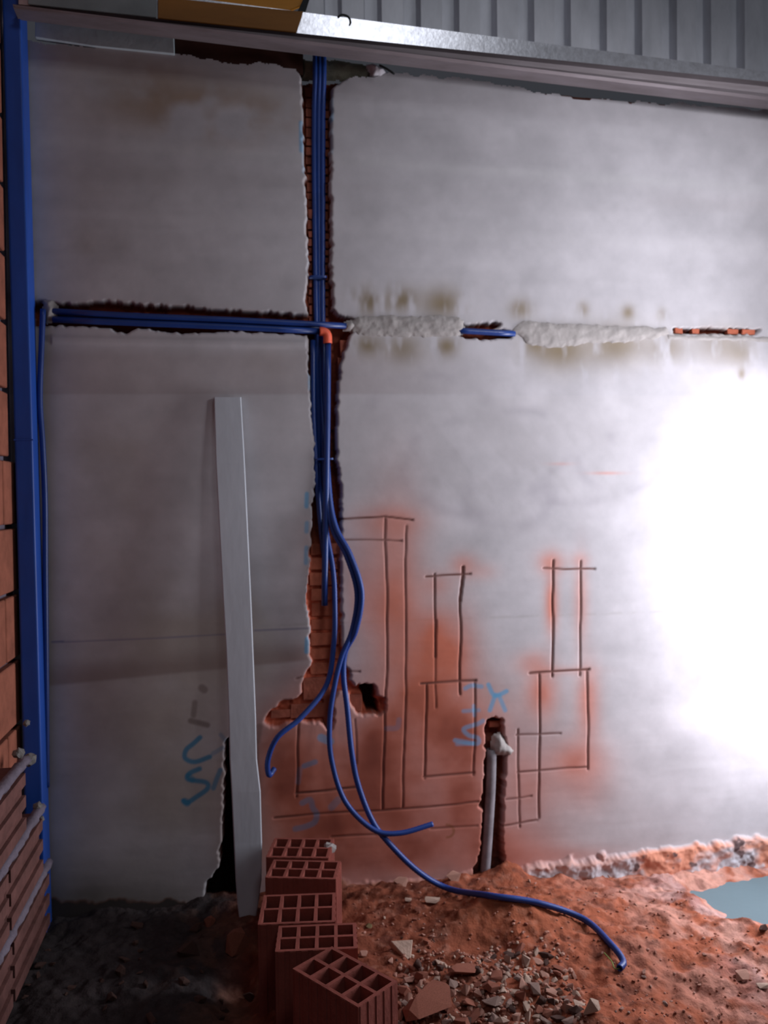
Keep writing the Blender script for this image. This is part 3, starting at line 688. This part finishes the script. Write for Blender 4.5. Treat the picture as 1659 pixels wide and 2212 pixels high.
# ------------------------------------------------------------------ long plank leaning on the wall
pl = [(462,858,521,858,WY-0.020),(466,1000,529,1000,WY-0.045),(474,1150,536,1150,WY-0.06),(482,1300,543,1300,WY-0.075),(488,1400,547,1400,WY-0.085),(494,1550,553,1550,WY-0.10),(496,1640,555,1640,WY-0.11),(500,1710,563,1710,WY-0.12),
      (505,1820,566,1820,WY-0.13),(509,1900,565,1900,WY-0.14),(513,1955,558,1955,WY-0.145),(517,1985,552,1985,WY-0.148),(526,1996,545,1994,WY-0.15)]
V = []; F = []
for a, b, c, d, y in pl:
    L_ = onY(a, b, y); R_ = onY(c, d, y); th = 0.016
    V += [L_, L_+Vector((0.003,-0.003,0)), R_+Vector((-0.003,-0.003,0)), R_, R_+Vector((0,th,0)), L_+Vector((0,th,0))]
for i in range(len(pl)-1):
    for j in range(6):
        j2 = (j+1) % 6; F.append((i*6+j, i*6+j2, i*6+6+j2, i*6+6+j))
F.append(tuple(range(6))); F.append(tuple(len(V)-6+k for k in reversed(range(6))))
bm = bmesh.new(); vv = [bm.verts.new(v) for v in V]
for f in F: bm.faces.new([vv[i] for i in f])
PLK = bm_obj('plank', bm, M_plank); tag(PLK, 'long pale grey plank leaning upright against the back wall', 'plank')

# ------------------------------------------------------------------ hollow clay blocks
def block_mesh(W, D, H):
    t = 0.0085; nxh, nyh = 4, 2
    def cutsf(L, n):
        c = [-L/2, -L/2+t]; w_ = (L-t*(n+1))/n; x = -L/2+t
        for i in range(n): x += w_; c.append(x); x += t; c.append(x)
        return c
    cx = cutsf(W, nxh); cy = cutsf(D, nyh); bm = bmesh.new()
    NI, NJ = len(cx)-1, len(cy)-1
    def cells(sel):
        b = bmesh.new(); cache = {}
        def vt(i, j, k):
            if (i, j, k) not in cache: cache[(i, j, k)] = b.verts.new((cx[i], cy[j], H*k))
            return cache[(i, j, k)]
        for i, j in sel:
            b.faces.new((vt(i,j,1), vt(i+1,j,1), vt(i+1,j+1,1), vt(i,j+1,1))); b.faces.new((vt(i,j+1,0), vt(i+1,j+1,0), vt(i+1,j,0), vt(i,j,0)))
            for di, dj, ed in ((-1,0,((i,j+1),(i,j))),(1,0,((i+1,j),(i+1,j+1))),(0,-1,((i,j),(i+1,j))),(0,1,((i+1,j+1),(i,j+1)))):
                if (i+di, j+dj) not in sel:
                    (a0, a1), (b0, b1) = ed; b.faces.new((vt(a0,a1,0), vt(b0,b1,0), vt(b0,b1,1), vt(a0,a1,1)))
        return b
    shell = {(i, j) for i in range(NI) for j in range(NJ) if i in (0, NI-1) or j in (0, NJ-1)}
    out = [('long_web', cells({(i, 2) for i in range(1, NI-1)}))]
    out += [('cross_web', cells({(i, j)})) for i in (2, 4, 6) for j in (1, 3)]
    bm.free(); bm = cells(shell)
    for s in (-1, 1):                      # ribs on the four long faces
        for k in range(7):
            x = -W/2+W*(k+0.5)/7; box(bm, x-0.0075, x+0.0075, s*D/2-0.0015, s*D/2+0.0015, 0.001, H-0.001)
        for k in range(5):
            y = -D/2+D*(k+0.5)/5; box(bm, s*W/2-0.0015, s*W/2+0.0015, y-0.007, y+0.007, 0.001, H-0.001)
    return [('outer_shell', bm)]+out
ZT = 0.31
def hblock(corners, label, D=0.13, H=0.285, ZT=ZT):
    pts = [onZ(px, py, ZT) for px, py in corners]          # TL TR BR BL
    c = sum(pts, Vector())/4; e = ((pts[1]-pts[0])+(pts[2]-pts[3])); yaw = math.atan2(e.y, e.x)
    W = e.length/2; D = (((pts[0]-pts[3])+(pts[1]-pts[2])).length)/2
    o = bpy.data.objects.new('hollow_block', None); COL.objects.link(o)
    for nm, b in block_mesh(W, D, H): bm_obj(nm, b, M_block, o)
    o.location = (c.x, c.y, ZT-H); o.rotation_euler = (0, 0, yaw)
    print('block', round(W,3), round(D,3), round(math.degrees(yaw),1), [round(v,3) for v in c])
    tag(o, label, 'block', 'hollow clay blocks standing in a row'); return o
hb1 = hblock([(583,1811),(711,1811),(720,1854),(586,1850)], 'hollow clay block nearest the wall, with mortar in one hole')
hblock([(584,1857),(727,1860),(735,1899),(581,1895)], 'hollow clay block second from the wall')
hblock([(566,1934),(720,1928),(729,1991),(561,1997)], 'middle hollow clay block of the row, set furthest left')
hblock([(597,2000),(761,1994),(780,2047),(600,2056)], 'hollow clay block second from the front, behind the skewed one')
hblock([(642,2098),(705,2037),(843,2116),(799,2178)][1:2]+[(843,2116),(790,2180),(644,2100)], 'foremost hollow clay block, turned askew to the row', ZT=0.345)
q = onZ(712, 1832, ZT-0.01)-hb1.location; q.rotate(Matrix.Rotation(-hb1.rotation_euler.z, 3, 'Z').to_euler())
lump('mortar_plug', q, 0.022, M_mortar, hb1, 5, (0.9, 1.0, 0.7))

# ------------------------------------------------------------------ rubble
def hull_mesh(seed, n=14, flat=0.6):
    rn = random.Random(seed); bm = bmesh.new()
    for _ in range(n):
        v = Vector((rn.gauss(0,1), rn.gauss(0,1), rn.gauss(0,1))).normalized()*rn.uniform(0.75, 1.0)
        bm.verts.new((v.x*rn.uniform(.9,1.1), v.y*0.72, v.z*flat))
    r = bmesh.ops.convex_hull(bm, input=bm.verts)
    bmesh.ops.delete(bm, geom=[g for g in r['geom_interior'] if isinstance(g, bmesh.types.BMVert)], context='VERTS')
    bmesh.ops.recalc_face_normals(bm, faces=bm.faces)
    me = bpy.data.meshes.new('rubble_stone'); bm.to_mesh(me); bm.free(); return me
MS = []
for k, mt in enumerate(M_st[:6]):
    for s in range(4):
        me = hull_mesh(100+k*10+s, 14, (0.42,0.6,0.75,0.5)[s]); me.materials.append(mt); MS.append(me)
def stone(x, y, r, me, label, group=None, sink=0.35, rz=None, tilt=0.5, cat='stone', name='rubble_stone'):
    o = bpy.data.objects.new(name, me); COL.objects.link(o)
    o.scale = (r*random.uniform(.85,1.2), r*random.uniform(.85,1.1), r*random.uniform(.8,1.1))
    o.rotation_euler = (random.uniform(-tilt,tilt), random.uniform(-tilt,tilt), random.uniform(0,6.28) if rz is None else rz)
    o.location = (x, y, ghs(x, y)+r*(0.55-sink)); tag(o, label, cat, group); return o
placed = []
def free(x, y, r, k=0.62):
    for a, b, c in placed:
        if (a-x)**2+(b-y)**2 < (k*(r+c))**2: return False
    for o in blocks:
        if (o.location.x-x)**2+(o.location.y-y)**2 < 0.13**2: return False
    return True
blocks = [o for o in COL.objects if o.name.startswith('hollow_block')]
def scatter(n, region, rlo, rhi, kinds, label, group, k=0.62, name='rubble_stone', cat='stone'):
    c = 0; tries = 0
    xs = [p[0] for p in region]; ys = [p[1] for p in region]
    while c < n and tries < n*40:
        tries += 1; px = random.uniform(min(xs), max(xs)); py = random.uniform(min(ys), max(ys))
        if not inpoly(np.array([px]), np.array([py]), region)[0]: continue
        p = onG(px, py); r = rlo+(rhi-rlo)*random.random()**2
        if p.y > 2.60 or not free(p.x, p.y, r, k): continue
        placed.append((p.x, p.y, r)); stone(p.x, p.y, r, MS[random.choice(kinds)*4+random.randrange(4)], label, group, name=name, cat=cat); c += 1
heap = [(850,2130),(900,2070),(1000,2090),(1040,2070),(1110,2035),(1180,2050),(1240,2110),(1260,2170),(1290,2260),(850,2290)]
# a few stones that can be told apart
def special(px, py, r, kind, label, flat=None, rz=0.0, cat='stone'):
    p = onG(px, py); placed.append((p.x, p.y, r)); return stone(p.x, p.y, r, MS[kind*4+(flat or 0)], label, None, 0.2, rz, 0.25, cat)
def wedge_stone(px, py, pts, th, mt, label):
    base = onG(px, py); bm = bmesh.new(); a = []; b = []
    for dx, dy in pts:
        a.append(bm.verts.new((dx, dy, -th))); b.append(bm.verts.new((dx*0.94, dy*0.94, 0)))
    bm.faces.new(b); bm.faces.new(list(reversed(a)))
    for i in range(len(a)): bm.faces.new((a[i], a[(i+1) % len(a)], b[(i+1) % len(a)], b[i]))
    bevel(bm, 0.002, 1); o = bm_obj('rubble_stone', bm, mt); o.location = base+Vector((0,0,0.020)); o.rotation_euler = (0.45, 0.05, 0)
    placed.append((base.x, base.y, 0.03)); tag(o, label, 'stone'); return o
wedge_stone(872, 2062, [(-0.036,0.024),(0.032,0.024),(0.016,-0.034),(0.004,-0.038)], 0.022, M_st[4], 'pale triangular chip lying point down on the earth')
special(783, 2066, 0.020, 1, 'pink chip just right of the skewed block')
special(797, 2003, 0.013, 5, 'small round yellowish pebble right of the blocks', 2)
special(934, 1950, 0.026, 4, 'thin pale flake lying between the blocks and the long conduit')
special(882, 1948, 0.015, 4, 'small pale flake left of the thin flake below the conduit')
special(1272, 2188, 0.040, 4, 'big smooth stone at the right end of the rubble', 2)
special(1238, 2110, 0.020, 1, 'upright oval pink stone at the upper right of the rubble', 2, 1.4)
special(1600, 2118, 0.034, 1, 'pink stone near the right edge of the earth')
special(1648, 2135, 0.022, 4, 'pale chip beside the pink stone near the right edge')
special(1320, 1892, 0.026, 1, 'upright pink chip at the foot of the wall, right of the drain pipe', 3, 0.6)
special(985, 1903, 0.040, 1, 'pinkish lump of plaster at the wall foot left of the drain pipe', 1, 0.3)
special(872, 1912, 0.034, 1, 'broken plaster chunk at the wall foot above the pale flakes', 1, 0.2)
special(925, 2185, 0.075, 0, 'large flat reddish slab at the front of the rubble', 0, 0.4)
special(1000, 2105, 0.045, 0, 'broad reddish stone at the back of the rubble', 0, 0.2)
special(880, 2125, 0.022, 1, 'pink fragment with a hollow between the slab and the triangle')
special(412, 2062, 0.040, 3, 'grey green lump in the dark left of the blocks', 2)
special(510, 2050, 0.060, 0, 'orange chunk at the foot of the plank', 1, 0.8)
special(452, 1998, 0.030, 0, 'reddish broken chip below the black slot', 1, 0.5)
special(426, 2010, 0.026, 3, 'brown chip left of the reddish one below the black slot', 1, 0.5)
special(1652, 2010, 0.020, 3, 'dark stone at the right edge on the pale floor', 2)
def heap_scatter(n, lo, hi, kk): 
    for kind, frac, word in ((0,.25,'brick red'),(1,.25,'pinkish'),(2,.125,'grey'),(3,.125,'dark'),(4,.25,'pale tan')):
        size = 'large' if hi > 0.03 else 'middling' if hi > 0.015 else 'small'
        scatter(int(n*frac), heap, lo, hi, (kind,), size+' '+word+' broken stone in the rubble heap right of the clay blocks', 'rubble heap stones', kk)
heap_scatter(70, 0.020, 0.034, 0.55); heap_scatter(130, 0.013, 0.022, 0.45); heap_scatter(80, 0.008, 0.013, 0.4)
# gravel and crumbs too small to pick apart
def gravel(n, region, lo, hi, mts, parent):
    bms = [bmesh.new() for _ in mts]; xs = [p[0] for p in region]; ys = [p[1] for p in region]; c = 0
    while c < n:
        px = random.uniform(min(xs), max(xs)); py = random.uniform(min(ys), max(ys))
        if not inpoly(np.array([px]), np.array([py]), region)[0]: continue
        p = onZ(px, py, 0.06)
        if p.y > 2.63: c += 1; continue
        z = ghs(p.x, p.y); c += 1
        if z < 0: continue
        r = random.uniform(lo, hi); b = random.choice(bms)
        M = Matrix.Translation((p.x, p.y, z+r*0.2)) @ Matrix.Rotation(random.uniform(0,6.28), 4, Vector((random.random()-.5, random.random()-.5, 1)).normalized()) @ Matrix.Diagonal((r*random.uniform(.7,1.3), r, r*random.uniform(.4,.8), 1))
        bmesh.ops.create_icosphere(b, subdivisions=1, radius=1, matrix=M)
    for b, mt in zip(bms, mts):
        for v in b.verts: v.co += Vector((random.uniform(-1,1), random.uniform(-1,1), random.uniform(-1,1)))*lo*0.25
        tag(bm_obj('gravel', b, mt, parent), kind='stuff')
gravel(500, heap, 0.0035, 0.008, (M_st[0], M_st[1], M_st[4]), MOUND)
gravel(700, [(740,1910),(1480,1925),(1570,2000),(1659,2030),(1720,2260),(1200,2240),(850,2140),(760,2050)], 0.0015, 0.0055, (M_st[0], M_st[6], M_st[7]), MOUND)
scatter(26, [(750,1930),(1000,1950),(1000,2060),(860,2110),(800,2060)], 0.005, 0.014, (0,0,1,3,4), 'loose crumb of brick between the blocks and the rubble heap', 'loose crumbs', name='brick_crumb', cat='crumb')
scatter(34, [(1290,2030),(1560,2010),(1655,2060),(1655,2200),(1300,2200)], 0.005, 0.011, (0,1,1,2), 'small clod lying on the pinkish earth at the right', 'clods on the right', name='earth_clod', cat='clod')
scatter(30, [(110,1990),(420,1990),(540,2110),(540,2210),(20,2210),(60,2050)], 0.010, 0.030, (3,), 'dark clod in the shadow left of the clay blocks', 'clods on the left', name='earth_clod', cat='clod')
scatter(16, [(1100,1895),(1500,1940),(1540,2000),(1200,1940)], 0.005, 0.012, (0,1,4), 'crumb lying on the orange earth along the wall', 'crumbs along the wall', name='brick_crumb', cat='crumb')
# the left clods are dark rubble: shade painted into their colour
print('objects', len(COL.objects))
